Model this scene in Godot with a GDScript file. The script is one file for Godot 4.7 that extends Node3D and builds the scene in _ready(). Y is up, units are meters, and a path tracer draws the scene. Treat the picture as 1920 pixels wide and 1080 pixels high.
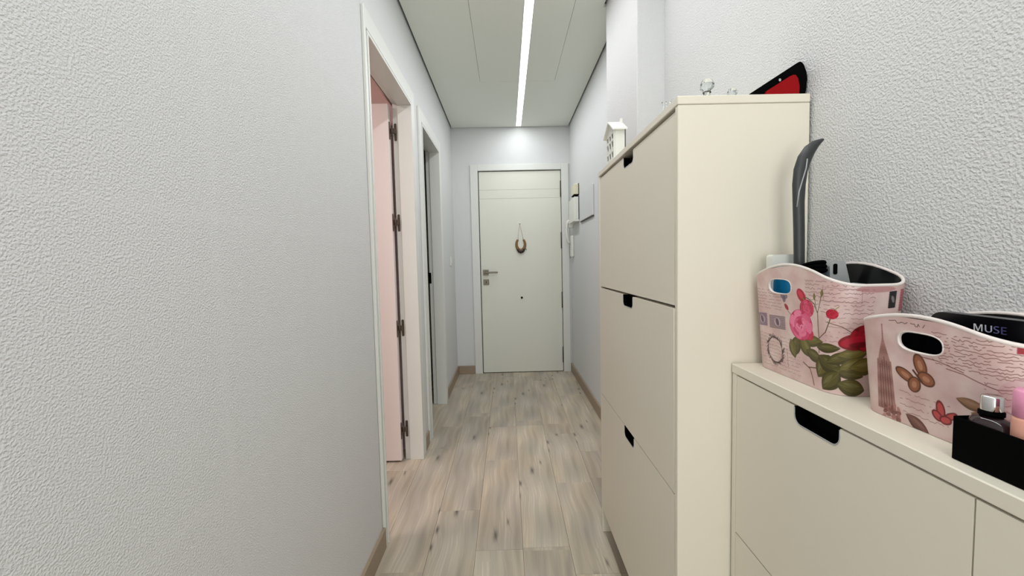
extends Node3D

# ---------- helpers: geometry ----------
func begin(flat := true) -> SurfaceTool:
	var st := SurfaceTool.new()
	st.begin(Mesh.PRIMITIVE_TRIANGLES)
	st.set_smooth_group(-1 if flat else 1)
	return st

func vert(st: SurfaceTool, p: Vector3, uv: Vector2) -> void:
	st.set_uv(uv)
	st.add_vertex(p)

# a triangle whose front looks along "out"
func tri(st: SurfaceTool, a: Vector3, b: Vector3, c: Vector3, out: Vector3, ua := Vector2.ZERO, ub := Vector2.ZERO, uc := Vector2.ZERO) -> void:
	if (a - c).cross(a - b).dot(out) >= 0.0:
		vert(st, a, ua); vert(st, b, ub); vert(st, c, uc)
	else:
		vert(st, a, ua); vert(st, c, uc); vert(st, b, ub)

func quad(st: SurfaceTool, a: Vector3, b: Vector3, c: Vector3, d: Vector3, out: Vector3, ua := Vector2.ZERO, ub := Vector2.ZERO, uc := Vector2.ZERO, ud := Vector2.ZERO) -> void:
	tri(st, a, b, c, out, ua, ub, uc)
	tri(st, a, c, d, out, ua, uc, ud)

# a box from corner lo to corner hi with chamfered edges
func box(st: SurfaceTool, lo: Vector3, hi: Vector3, bev := 0.0015, at := Transform3D.IDENTITY) -> void:
	var c := (lo + hi) / 2.0
	var h := (hi - lo).abs() / 2.0
	var b := minf(bev, minf(h.x, minf(h.y, h.z)) * 0.8)
	for ax in 3:
		var u := (ax + 1) % 3
		var v := (ax + 2) % 3
		for s in [-1.0, 1.0]:
			var p: Array[Vector3] = []
			for k in [[-1.0, -1.0], [1.0, -1.0], [1.0, 1.0], [-1.0, 1.0]]:
				var q := Vector3.ZERO
				q[ax] = s * h[ax]
				q[u] = k[0] * (h[u] - b)
				q[v] = k[1] * (h[v] - b)
				p.append(at * (c + q))
			var n := Vector3.ZERO
			n[ax] = s
			quad(st, p[0], p[1], p[2], p[3], at.basis * n)
	if b <= 0.0:
		return
	for ax in 3:
		var u := (ax + 1) % 3
		var v := (ax + 2) % 3
		for su in [-1.0, 1.0]:
			for sv in [-1.0, 1.0]:
				var p: Array[Vector3] = []
				for k in [[-1.0, 0], [1.0, 0], [1.0, 1], [-1.0, 1]]:
					var q := Vector3.ZERO
					q[ax] = k[0] * (h[ax] - b)
					q[u] = su * (h[u] - (b if k[1] == 1 else 0.0))
					q[v] = sv * (h[v] - (0.0 if k[1] == 1 else b))
					p.append(at * (c + q))
				var n := Vector3.ZERO
				n[u] = su
				n[v] = sv
				quad(st, p[0], p[1], p[2], p[3], at.basis * n)
	for sx in [-1.0, 1.0]:
		for sy in [-1.0, 1.0]:
			for sz in [-1.0, 1.0]:
				var s := Vector3(sx, sy, sz)
				tri(st, at * (c + s * Vector3(h.x, h.y - b, h.z - b)), at * (c + s * Vector3(h.x - b, h.y, h.z - b)), at * (c + s * Vector3(h.x - b, h.y - b, h.z)), at.basis * s)

# a polygon in x, y drawn out along z from 0 to depth
func prism(st: SurfaceTool, poly: PackedVector2Array, depth: float, at := Transform3D.IDENTITY) -> void:
	var idx := Geometry2D.triangulate_polygon(poly)
	var z := Vector3(0, 0, depth)
	for i in range(0, idx.size(), 3):
		var a := Vector3(poly[idx[i]].x, poly[idx[i]].y, 0)
		var b := Vector3(poly[idx[i + 1]].x, poly[idx[i + 1]].y, 0)
		var c := Vector3(poly[idx[i + 2]].x, poly[idx[i + 2]].y, 0)
		tri(st, at * a, at * b, at * c, at.basis * Vector3(0, 0, -signf(depth)))
		tri(st, at * (a + z), at * (b + z), at * (c + z), at.basis * Vector3(0, 0, signf(depth)))
	var cw := -1.0 if Geometry2D.is_polygon_clockwise(poly) else 1.0
	for i in poly.size():
		var p := poly[i]
		var q := poly[(i + 1) % poly.size()]
		var e := (q - p) * cw
		quad(st, at * Vector3(p.x, p.y, 0), at * Vector3(q.x, q.y, 0), at * Vector3(q.x, q.y, depth), at * Vector3(p.x, p.y, depth), at.basis * Vector3(e.y, -e.x, 0))

# profile of (radius, height) turned round the y axis
func lathe(st: SurfaceTool, prof: Array, n: int, at := Transform3D.IDENTITY) -> void:
	for i in prof.size() - 1:
		var p: Vector2 = prof[i]
		var q: Vector2 = prof[i + 1]
		for k in n:
			var a := TAU * k / n
			var b := TAU * (k + 1) / n
			var e := q - p
			var m := (a + b) / 2.0
			var out := Vector3(cos(m) * e.y, -e.x, sin(m) * e.y)
			quad(st, at * Vector3(cos(a) * p.x, p.y, sin(a) * p.x), at * Vector3(cos(b) * p.x, p.y, sin(b) * p.x), at * Vector3(cos(b) * q.x, q.y, sin(b) * q.x), at * Vector3(cos(a) * q.x, q.y, sin(a) * q.x), at.basis * out)

# an elliptical tube along points; rx lies along "side", ry across it
func tube(st: SurfaceTool, pts: Array, rx: Array, ry: Array, side: Vector3, n := 12) -> void:
	var rings: Array = []
	for i in pts.size():
		var d: Vector3 = (pts[mini(i + 1, pts.size() - 1)] - pts[maxi(i - 1, 0)]).normalized()
		var w := (side - d * side.dot(d)).normalized()
		var x := d.cross(w)
		var ring: Array[Vector3] = []
		for k in n:
			var a := TAU * k / n
			ring.append(pts[i] + w * cos(a) * rx[i] + x * sin(a) * ry[i])
		rings.append(ring)
	for i in pts.size() - 1:
		var mid: Vector3 = (pts[i] + pts[i + 1]) / 2.0
		for k in n:
			var j := (k + 1) % n
			var c: Vector3 = (rings[i][k] + rings[i + 1][j]) / 2.0
			quad(st, rings[i][k], rings[i][j], rings[i + 1][j], rings[i + 1][k], c - mid)
	for e in [0, pts.size() - 1]:
		var o: Vector3 = pts[0] - pts[1] if e == 0 else pts[e] - pts[e - 1]
		for k in n:
			tri(st, pts[e], rings[e][k], rings[e][(k + 1) % n], o)

func same(v: float, n: int) -> Array:
	var a := []
	a.resize(n)
	a.fill(v)
	return a

func rounded(w: float, h: float, r: float, n := 5, at := Vector2.ZERO) -> PackedVector2Array:
	var p := PackedVector2Array()
	var i := 0
	for c in [Vector2(w / 2 - r, h / 2 - r), Vector2(-w / 2 + r, h / 2 - r), Vector2(-w / 2 + r, -h / 2 + r), Vector2(w / 2 - r, -h / 2 + r)]:
		for k in n + 1:
			var a := PI / 2 * (i + float(k) / n)
			p.append(at + c + Vector2(cos(a), sin(a)) * r)
		i += 1
	return p

# ---------- helpers: objects ----------
func put(called: String, st: SurfaceTool, m: Material, parent: Node = self) -> MeshInstance3D:
	st.generate_normals()
	var o := MeshInstance3D.new()
	o.name = called
	o.mesh = st.commit()
	o.material_override = m
	parent.add_child(o, true)
	return o

func bpart(called: String, lo: Vector3, hi: Vector3, m: Material, parent: Node = self, bev := 0.0015) -> MeshInstance3D:
	var st := begin()
	box(st, lo, hi, bev)
	return put(called, st, m, parent)

func thing(called: String, label: String, category: String, at := Vector3.ZERO, group := "") -> Node3D:
	var o := Node3D.new()
	o.name = called
	add_child(o, true)
	o.position = at
	tag(o, label, category, group)
	return o

func tag(o: Node3D, label: String, category: String, group := "", kind := "") -> void:
	o.set_meta("label", label)
	o.set_meta("category", category)
	if group: o.set_meta("group", group)
	if kind: o.set_meta("kind", kind)

func structure(o: Node3D, label: String, category: String) -> Node3D:
	tag(o, label, category, "", "structure")
	return o

# ---------- helpers: materials ----------
func mat(r: float, g: float, b: float, rough := 0.6, metal := 0.0) -> StandardMaterial3D:
	var m := StandardMaterial3D.new()
	m.albedo_color = Color(r, g, b)
	m.roughness = rough
	m.metallic = metal
	return m

func plaster_texture(sid: int, freq: float, lo: float, hi: float) -> NoiseTexture2D:
	var n := FastNoiseLite.new()
	n.seed = sid
	n.noise_type = FastNoiseLite.TYPE_SIMPLEX_SMOOTH
	n.frequency = freq
	n.fractal_type = FastNoiseLite.FRACTAL_FBM
	n.fractal_octaves = 3
	n.fractal_gain = 0.6
	n.domain_warp_enabled = false
	n.domain_warp_amplitude = 5.0
	n.domain_warp_frequency = 0.02
	var t := NoiseTexture2D.new()
	t.width = 1024
	t.height = 1024
	t.seamless = true
	t.noise = n
	var g := Gradient.new()
	g.offsets = PackedFloat32Array([0.0, lo, (lo + hi) / 2, hi, 1.0])
	g.colors = PackedColorArray([Color(0, 0, 0), Color(0.08, 0.08, 0.08), Color(0.5, 0.5, 0.5), Color(0.92, 0.92, 0.92), Color(1, 1, 1)])
	t.color_ramp = g
	return t

func plaster(m: StandardMaterial3D, tex: Texture2D, height: float, scale: float) -> StandardMaterial3D:
	m.heightmap_enabled = true
	m.heightmap_texture = tex
	m.heightmap_scale = height
	m.uv1_triplanar = true
	m.uv1_world_triplanar = true
	m.uv1_scale = Vector3.ONE * scale
	return m

var M := {}
var rng := RandomNumberGenerator.new()

func make_materials() -> void:
	var rough_tex := plaster_texture(11, 0.110, 0.30, 0.80)
	var fine_tex := plaster_texture(23, 0.030, 0.30, 0.75)
	M.wall = plaster(mat(0.83, 0.83, 0.83, 0.8), rough_tex, 0.095, 2.0)
	M.wall_near_right = plaster(mat(0.83, 0.83, 0.83, 0.8), rough_tex, 0.125, 1.45)
	M.wall_smooth = plaster(mat(0.835, 0.84, 0.84, 0.75), fine_tex, 0.03, 2.0)
	M.ceiling = mat(0.91, 0.925, 0.89, 0.8)
	M.trim = mat(0.865, 0.87, 0.85, 0.38)
	M.door = mat(0.875, 0.875, 0.83, 0.42)
	M.leaf = mat(0.93, 0.895, 0.885, 0.4)
	M.pink_wall = mat(0.85, 0.75, 0.735, 0.8)
	M.bath_wall = mat(0.62, 0.63, 0.57, 0.7)
	M.skirting = mat(0.60, 0.53, 0.45, 0.5)
	M.hinge = mat(0.36, 0.31, 0.27, 0.45, 0.4)
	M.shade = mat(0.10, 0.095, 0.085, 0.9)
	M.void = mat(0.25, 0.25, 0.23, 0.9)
	M.cabinet = mat(0.90, 0.873, 0.81, 0.42)
	M.black = mat(0.012, 0.012, 0.013, 0.8)
	M.black.metallic_specular = 0.15
	M.black_gloss = mat(0.015, 0.015, 0.02, 0.22)
	M.steel = mat(0.42, 0.40, 0.36, 0.35, 0.9)
	M.dark_metal = mat(0.30, 0.28, 0.25, 0.4, 0.8)
	M.chrome = mat(0.85, 0.85, 0.85, 0.12, 1.0)
	M.white = mat(0.90, 0.90, 0.87, 0.4)
	M.beige = mat(0.86, 0.84, 0.74, 0.45)
	M.grey = mat(0.19, 0.20, 0.205, 0.45)
	M.grey_light = mat(0.64, 0.65, 0.65, 0.35)
	M.rim_white = mat(0.90, 0.86, 0.84, 0.4)
	M.gap = mat(0.32, 0.31, 0.28, 0.8)
	M.red = mat(0.56, 0.02, 0.05, 0.5)
	M.red.metallic_specular = 0.25
	M.navy = mat(0.025, 0.025, 0.05, 0.25)
	M.blue = mat(0.10, 0.55, 0.78, 0.35)
	M.led = mat(1, 1, 1, 0.5)
	M.led.emission_enabled = true
	M.led.emission = Color(0.97, 1.0, 0.98)
	M.led.emission_energy_multiplier = 2.0
	M.day = mat(0.9, 0.9, 0.9, 0.5)
	M.day.emission_enabled = true
	M.day.emission = Color(0.95, 0.96, 1.0)
	M.day.emission_energy_multiplier = 0.6
	var gl := mat(0.95, 0.97, 0.97, 0.02)
	gl.transparency = BaseMaterial3D.TRANSPARENCY_ALPHA
	gl.albedo_color.a = 0.05
	gl.refraction_enabled = true
	gl.refraction_scale = 0.05
	M.glass = gl
	var gp := mat(0.30, 0.22, 0.24, 0.03)
	gp.transparency = BaseMaterial3D.TRANSPARENCY_ALPHA
	gp.albedo_color.a = 0.35
	gp.refraction_enabled = true
	gp.refraction_scale = 0.05
	M.smoked_glass = gp

# laminate: greyish oak, grain along y, knots and pale streaks
func wood_texture() -> ImageTexture:
	var w := 512
	var h := 1536
	var img := Image.create(w, h, false, Image.FORMAT_RGB8)
	var n := FastNoiseLite.new()
	n.noise_type = FastNoiseLite.TYPE_SIMPLEX
	n.frequency = 1.0
	n.fractal_type = FastNoiseLite.FRACTAL_NONE
	n.seed = 5
	var r := RandomNumberGenerator.new()
	r.seed = 77
	var knots: Array = []
	for k in 5:
		knots.append([r.randf_range(0.06, 0.94), r.randf_range(0.2, 2.8), r.randf_range(0.012, 0.026), r.randf_range(-1.2, 1.2), r.randf_range(0.25, 0.6)])
	for y in h:
		var v := float(y) / w
		var sway := 0.025 * n.get_noise_2d(3.3, v * 1.1)
		for x in w:
			var u := float(x) / w + sway
			var near := 0.0
			var push := 0.0
			for k in knots:
				var dx: float = u - k[0] - sway
				var dy: float = v - k[1]
				if absf(dx) < 0.14 and absf(dy) < 0.4:
					var along: float = dy + dx * k[3]
					var d: float = sqrt(dx * dx + along * along * 0.12) / k[2]
					near = maxf(near, k[4] * exp(-d * d * 0.9) + 0.55 * exp(-absf(dx - along * 0.20 * signf(k[3])) / (k[2] * 0.20)) * exp(-absf(along) / 0.10))
					push += dx * exp(-d * 0.3) * 0.7
			var uu := u - push
			var a := n.get_noise_2d(uu * 9.0, v * 0.55)
			var b := n.get_noise_2d(uu * 34.0 + 40.0, v * 0.9)
			var c := n.get_noise_2d(uu * 120.0, v * 2.2 + 90.0)
			var s := n.get_noise_2d(u * 2.4 + 9.0, v * 0.8 + 31.0)
			var smudge := n.get_noise_2d(u * 6.0 + 51.0, v * 0.7 + 11.0)
			var t := 0.672 + 0.026 * a + 0.013 * b + 0.007 * c + 0.040 * s
			t += 0.045 * smoothstep(0.50, 0.85, b) * smoothstep(0.0, 0.6, s)
			t -= 0.05 * smoothstep(0.50, 0.95, smudge) * (0.6 + 0.4 * b)
			var warm := 0.5 + 0.5 * n.get_noise_2d(u * 2.0 + 70.0, v * 0.9)
			t *= 1.0 - 0.62 * clampf(near, 0.0, 1.0)
			img.set_pixel(x, y, Color(t * (1.0 + 0.02 * warm), t * 0.962, t * (0.912 - 0.040 * warm)))
	return ImageTexture.create_from_image(img)

# ---------- printing on the baskets: metres along the wall and up it ----------
const INK := 2000.0
func ink_blob(img: Image, s: float, t: float, rx: float, ry: float, rot: float, col: Color, alpha := 1.0, lens := false) -> void:
	var hgt := img.get_height()
	var rr := maxf(rx, ry) * 1.05
	var ca := cos(rot)
	var sa := sin(rot)
	for py in range(int((t - rr) * INK), int((t + rr) * INK) + 2):
		for pxx in range(int((s - rr) * INK), int((s + rr) * INK) + 2):
			var yy := hgt - 1 - py
			if yy < 0 or yy >= hgt or pxx < 0 or pxx >= img.get_width():
				continue
			var dx := pxx / INK - s
			var dy := py / INK - t
			var a := (dx * ca + dy * sa) / rx
			var b := (-dx * sa + dy * ca) / ry
			var inside := 0.0
			if lens:
				inside = (1.0 - a * a) - absf(b) if absf(a) < 1.0 else -1.0
			else:
				inside = 1.0 - sqrt(a * a + b * b)
			var k := clampf(inside * minf(rx, ry) * INK * 0.7, 0.0, 1.0) * alpha
			if k > 0.0:
				img.set_pixel(pxx, yy, img.get_pixel(pxx, yy).lerp(col, k))

func ink_line(img: Image, pts: Array, width: float, col: Color, alpha := 1.0) -> void:
	for i in pts.size() - 1:
		var a: Vector2 = pts[i]
		var b: Vector2 = pts[i + 1]
		var n := int(a.distance_to(b) / (width * 0.6)) + 1
		for k in n:
			var p := a.lerp(b, float(k) / n)
			ink_blob(img, p.x, p.y, width, width, 0, col, alpha)

func ink_script(img: Image, r: RandomNumberGenerator, s0: float, s1: float, t: float, tall: float, col: Color, alpha := 0.5) -> void:
	var pts: Array = []
	var s := s0
	while s < s1:
		pts.append(Vector2(s, t + r.randf_range(-tall, tall)))
		s += r.randf_range(0.0010, 0.0035)
		if r.randf() < 0.12:
			if pts.size() > 1: ink_line(img, pts, 0.00065, col, minf(1.0, alpha * 1.35))
			pts = []
			s += 0.003
	if pts.size() > 1: ink_line(img, pts, 0.00065, col, minf(1.0, alpha * 1.35))

func ink_rose(img: Image, r: RandomNumberGenerator, s: float, t: float, rad: float, dark: Color, light: Color) -> void:
	ink_blob(img, s, t, rad, rad * 0.92, 0, dark)
	for ring in 4:
		var rr := rad * (0.78 - ring * 0.21)
		var n := 7 - ring
		for k in n:
			var a := TAU * k / n + ring * 0.9 + r.randf_range(-0.2, 0.2)
			var c := dark.lerp(light, r.randf_range(0.25, 1.0))
			ink_blob(img, s + cos(a) * rr, t + sin(a) * rr * 0.9, rad * 0.36, rad * 0.2, a + PI / 2, c, 0.95)
			ink_blob(img, s + cos(a) * rr * 0.86, t + sin(a) * rr * 0.8, rad * 0.27, rad * 0.05, a + PI / 2, dark.darkened(0.25), 0.7)

func ink_leaf(img: Image, s: float, t: float, l: float, wd: float, rot: float, col: Color) -> void:
	ink_blob(img, s, t, l, wd, rot, col.darkened(0.25), 1.0, true)
	ink_blob(img, s, t + wd * 0.15, l * 0.9, wd * 0.7, rot, col, 0.9, true)
	ink_blob(img, s - sin(rot) * wd * 0.3, t + cos(rot) * wd * 0.3, l * 0.6, wd * 0.25, rot, col.lightened(0.25), 0.5, true)
	var d := Vector2(cos(rot), sin(rot)) * l * 0.95
	ink_line(img, [Vector2(s, t) - d, Vector2(s, t) + d], 0.0005, col.lightened(0.3), 0.7)

func ink_paper(P: float, sid: int) -> Image:
	var w := int(P * INK)
	var h := int(0.225 * INK)
	var img := Image.create(w, h, false, Image.FORMAT_RGB8)
	var n := FastNoiseLite.new()
	n.seed = sid
	n.frequency = 0.008
	n.fractal_octaves = 4
	for y in h:
		for x in w:
			var a := n.get_noise_2d(x, y)
			img.set_pixel(x, y, Color(0.845 + 0.07 * a, 0.730 + 0.11 * a, 0.712 + 0.105 * a))
	return img

func rose_print() -> Image:
	var img := ink_paper(0.667, 3)
	var r := RandomNumberGenerator.new()
	r.seed = 4
	var sepia := Color(0.42, 0.28, 0.27)
	for i in 9:
		ink_script(img, r, 0.215, 0.33, 0.19 - i * 0.0065, 0.0016, sepia, 0.45)
	for i in 7:
		ink_script(img, r, 0.055, 0.15, 0.166 - i * 0.0062, 0.0014, sepia, 0.35)
	for i in 10:
		ink_script(img, r, 0.07, 0.20, 0.075 - i * 0.007, 0.0014, sepia, 0.25)
	for i in 8:
		ink_script(img, r, 0.26, 0.36, 0.13 - i * 0.008, 0.0014, sepia, 0.3)
	for i in 14:
		ink_script(img, r, 0.38, 0.64, 0.18 - i * 0.012, 0.0016, sepia, 0.3)
	ink_line(img, [Vector2(0.255, 0.181), Vector2(0.31, 0.177), Vector2(0.31, 0.155), Vector2(0.257, 0.158), Vector2(0.255, 0.181)], 0.0006, sepia, 0.5)
	# two old stamps
	for st in [[0.066, 0.101, Color(0.45, 0.36, 0.47)], [0.109, 0.158, Color(0.50, 0.42, 0.45)]]:
		for yy in range(8):
			ink_line(img, [Vector2(st[0], 0.091 + yy * 0.0033), Vector2(st[1], 0.093 + yy * 0.0033)], 0.0019, st[2], 0.55)
		ink_blob(img, (st[0] + st[1]) / 2, 0.104, 0.010, 0.009, 0, Color(0.75, 0.66, 0.70), 0.9)
		ink_blob(img, (st[0] + st[1]) / 2, 0.104, 0.005, 0.008, 0.4, Color(0.35, 0.26, 0.33), 0.9)
	# wreath of twigs
	for k in 120:
		var a := r.randf() * TAU
		var q := Vector2(0.122 + cos(a) * 0.023, 0.046 + sin(a) * 0.025)
		ink_line(img, [q, q + Vector2(cos(a + 1.4), sin(a + 1.4)) * 0.009 + Vector2(r.randf_range(-1, 1), r.randf_range(-1, 1)) * 0.005], 0.0009, Color(0.27, 0.19, 0.19), 0.75)
	ink_line(img, [Vector2(0.160, 0.055), Vector2(0.162, 0.02)], 0.0008, sepia, 0.7)
	ink_blob(img, 0.157, 0.157, 0.011, 0.006, 0, Color(0.45, 0.38, 0.45), 0.8)
	ink_blob(img, 0.157, 0.152, 0.005, 0.007, 0, Color(0.40, 0.33, 0.42), 0.8)
	# stems
	var stem := Color(0.36, 0.27, 0.16)
	ink_line(img, [Vector2(0.247, 0.066), Vector2(0.247, 0.092), Vector2(0.245, 0.115), Vector2(0.244, 0.135), Vector2(0.236, 0.15), Vector2(0.222, 0.158), Vector2(0.206, 0.162)], 0.0011, stem)
	ink_line(img, [Vector2(0.244, 0.135), Vector2(0.250, 0.155), Vector2(0.253, 0.170)], 0.0009, stem)
	ink_line(img, [Vector2(0.240, 0.146), Vector2(0.237, 0.163)], 0.0008, stem)
	ink_line(img, [Vector2(0.248, 0.092), Vector2(0.260, 0.104), Vector2(0.266, 0.122), Vector2(0.270, 0.136)], 0.0010, stem)
	ink_line(img, [Vector2(0.243, 0.075), Vector2(0.220, 0.095), Vector2(0.166, 0.13)], 0.0008, stem)
	ink_line(img, [Vector2(0.206, 0.040), Vector2(0.224, 0.032), Vector2(0.230, 0.018), Vector2(0.234, 0.004)], 0.0012, stem)
	ink_line(img, [Vector2(0.22, 0.034), Vector2(0.245, 0.038)], 0.0012, stem)
	ink_line(img, [Vector2(0.300, 0.105), Vector2(0.284, 0.116), Vector2(0.262, 0.122)], 0.0008, stem)
	# leaves
	var lg := Color(0.46, 0.42, 0.17)
	var lscale := 1.18
	for l in [[0.186, 0.066, 0.019, 0.011, 1.2], [0.178, 0.060, 0.016, 0.009, 1.9], [0.226, 0.083, 0.026, 0.009, 0.1], [0.212, 0.070, 0.019, 0.011, -0.9], [0.234, 0.058, 0.018, 0.009, -0.3], [0.262, 0.077, 0.018, 0.007, 0.1], [0.255, 0.044, 0.021, 0.013, 1.1], [0.265, 0.050, 0.020, 0.012, -0.5], [0.281, 0.062, 0.020, 0.008, 0.5], [0.300, 0.070, 0.021, 0.009, 0.2], [0.293, 0.038, 0.021, 0.008, -0.2], [0.300, 0.052, 0.020, 0.010, 0.5], [0.268, 0.021, 0.019, 0.012, 0.9], [0.2985, 0.014, 0.019, 0.012, -0.2], [0.318, 0.05, 0.022, 0.012, 0.2]]:
		ink_leaf(img, l[0], l[1], l[2] * lscale, l[3] * 1.25, l[4], lg.lerp(Color(0.30, 0.27, 0.10), r.randf()))
	# buds and roses
	var deep := Color(0.66, 0.06, 0.17)
	ink_leaf(img, 0.2365, 0.163, 0.007, 0.003, 1.6, lg)
	ink_leaf(img, 0.2536, 0.170, 0.007, 0.003, 1.5, lg)
	ink_blob(img, 0.163, 0.137, 0.008, 0.0042, -0.8, Color(0.60, 0.10, 0.15))
	ink_blob(img, 0.2045, 0.162, 0.0150, 0.0095, 2.3, Color(0.68, 0.05, 0.18))
	ink_blob(img, 0.2030, 0.164, 0.0100, 0.0050, 2.3, Color(0.86, 0.20, 0.34), 0.8)
	ink_leaf(img, 0.212, 0.154, 0.008, 0.003, 2.3, lg)
	ink_rose(img, r, 0.2175, 0.140, 0.0180, Color(0.70, 0.10, 0.25), Color(0.94, 0.40, 0.55))
	ink_rose(img, r, 0.270, 0.136, 0.0095, deep, Color(0.80, 0.18, 0.28))
	ink_line(img, [Vector2(0.272, 0.142), Vector2(0.280, 0.149)], 0.0007, lg)
	ink_rose(img, r, 0.2225, 0.094, 0.012, Color(0.68, 0.06, 0.18), Color(0.85, 0.20, 0.34))
	ink_rose(img, r, 0.201, 0.108, 0.031, Color(0.78, 0.13, 0.34), Color(0.97, 0.55, 0.68))
	ink_blob(img, 0.199, 0.113, 0.007, 0.006, 0.4, Color(0.75, 0.10, 0.28), 0.8)
	ink_blob(img, 0.305, 0.092, 0.027, 0.014, 0.2, Color(0.52, 0.02, 0.09))
	ink_rose(img, r, 0.318, 0.098, 0.024, Color(0.45, 0.01, 0.07), Color(0.74, 0.07, 0.18))
	ink_blob(img, 0.299, 0.092, 0.019, 0.008, 0.35, Color(0.74, 0.06, 0.20), 0.85)
	ink_blob(img, 0.310, 0.087, 0.018, 0.005, 0.1, Color(0.40, 0.01, 0.06), 0.7)
	# dark tag and reddish patch on the near end
	ink_blob(img, 0.33, 0.178, 0.03, 0.006, 0.0, Color(0.62, 0.35, 0.36), 0.5)
	for k in 9:
		ink_line(img, [Vector2(0.351, 0.148 + k * 0.003), Vector2(0.361, 0.149 + k * 0.003)], 0.002, Color(0.09, 0.08, 0.09), 0.95)
	ink_blob(img, 0.356, 0.161, 0.0028, 0.007, 0.3, Color(0.55, 0.52, 0.50), 0.9)
	for k in 9:
		ink_line(img, [Vector2(0.371, 0.143 + k * 0.004), Vector2(0.392, 0.143 + k * 0.004)], 0.0025, Color(0.62, 0.27, 0.30), 0.6)
	return img

func tower_print() -> Image:
	var img := ink_paper(0.64, 8)
	var r := RandomNumberGenerator.new()
	r.seed = 14
	var sepia := Color(0.45, 0.27, 0.24)
	for i in 11:
		ink_script(img, r, 0.168 + 0.004 * (i % 3), 0.300, 0.134 - i * 0.0038, 0.0012, sepia, 0.55)
	for i in 9:
		ink_script(img, r, 0.225, 0.36, 0.093 - i * 0.0075, 0.0016, sepia, 0.40)
	for i in 4:
		ink_script(img, r, 0.12, 0.19, 0.045 - i * 0.009, 0.0013, sepia, 0.35)
	ink_script(img, r, 0.11, 0.16, 0.141, 0.003, Color(0.30, 0.22, 0.18), 0.8)
	ink_line(img, [Vector2(0.150, 0.100), Vector2(0.175, 0.099), Vector2(0.205, 0.092)], 0.0008, sepia, 0.8)
	ink_line(img, [Vector2(0.185, 0.092), Vector2(0.205, 0.090), Vector2(0.235, 0.080), Vector2(0.250, 0.082)], 0.0008, sepia, 0.8)
	for i in 12:
		ink_script(img, r, 0.38, 0.62, 0.125 - i * 0.01, 0.0016, sepia, 0.3)
	# pinker ground to the right
	for k in 14:
		ink_blob(img, 0.265 + 0.015 * (k % 7), 0.055 + 0.022 * int(k / 7.0), 0.03, 0.022, 0, Color(0.72, 0.47, 0.52), 0.22)
	# tower with a spire
	var tw := Color(0.50, 0.31, 0.28)
	for k in 62:
		var t := 0.134 - k * 0.002
		var half := 0.0005 if k < 10 else (0.0008 + (k - 10) * 0.00055 if k < 26 else 0.0110 + (k - 26) * 0.00010)
		ink_line(img, [Vector2(0.0985 - half, t), Vector2(0.0985 + half, t)], 0.0012, tw.lerp(Color(0.62, 0.43, 0.40), 0.5 + 0.5 * sin(k * 0.6)), 0.8)
	for c in 5:
		ink_line(img, [Vector2(0.0985 + (c - 2) * 0.0035, 0.088 - absf(c - 2) * 0.006), Vector2(0.0985 + (c - 2) * 0.0045, 0.012)], 0.0007, Color(0.30, 0.17, 0.16), 0.8)
	for k in 26:
		ink_blob(img, 0.102 + r.randf_range(-0.014, 0.016), 0.010 + r.randf_range(-0.010, 0.010), 0.005, 0.003, r.randf() * 3.0, Color(0.33, 0.17, 0.15).lerp(Color(0.70, 0.48, 0.45), r.randf()), 0.8)
	# butterflies
	var wing := Color(0.50, 0.28, 0.17)
	for w in [[0.1515, 0.0880, 0.0160, 0.0090, 1.85], [0.1300, 0.0700, 0.0160, 0.0080, 2.70], [0.1590, 0.0715, 0.0125, 0.0095, -0.35], [0.1425, 0.0600, 0.0115, 0.0095, -1.9]]:
		ink_blob(img, w[0], w[1], w[2], w[3], w[4], wing.darkened(0.3))
		ink_blob(img, w[0], w[1], w[2] * 0.85, w[3] * 0.78, w[4], Color(0.58, 0.35, 0.23))
		ink_blob(img, w[0], w[1], w[2] * 0.45, w[3] * 0.4, w[4], Color(0.74, 0.53, 0.42), 0.8)
	ink_line(img, [Vector2(0.153, 0.0665), Vector2(0.141, 0.0795)], 0.0017, Color(0.32, 0.16, 0.10))
	for w in [[0.1770, 0.0375, 0.0125, 0.0062, 1.75], [0.1885, 0.0320, 0.0115, 0.0048, 0.65], [0.1725, 0.0285, 0.0085, 0.0062, 2.4], [0.1830, 0.0260, 0.0085, 0.0062, 0.2]]:
		ink_blob(img, w[0], w[1], w[2], w[3], w[4], Color(0.42, 0.10, 0.12))
		ink_blob(img, w[0], w[1], w[2] * 0.78, w[3] * 0.7, w[4], Color(0.75, 0.28, 0.28))
	ink_leaf(img, 0.213, 0.056, 0.018, 0.007, -0.15, Color(0.58, 0.42, 0.30))
	ink_leaf(img, 0.226, 0.045, 0.014, 0.006, -0.1, Color(0.60, 0.45, 0.33))
	ink_leaf(img, 0.145, 0.006, 0.020, 0.009, -0.5, Color(0.46, 0.28, 0.24))
	for k in 40:
		var a := r.randf() * TAU
		var q := Vector2(0.203 + cos(a) * 0.010, 0.014 + sin(a) * 0.013)
		ink_line(img, [q, q + Vector2(cos(a + 1.7), sin(a + 1.7)) * 0.006], 0.0008, Color(0.42, 0.25, 0.23), 0.7)
	# red stamp
	for k in 6:
		ink_line(img, [Vector2(0.249, 0.1245 + k * 0.0022), Vector2(0.264, 0.1245 + k * 0.0022)], 0.0016, Color(0.60, 0.07, 0.14), 0.95)
	ink_script(img, r, 0.250, 0.263, 0.131, 0.002, Color(0.80, 0.35, 0.40), 0.8)
	return img

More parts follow.
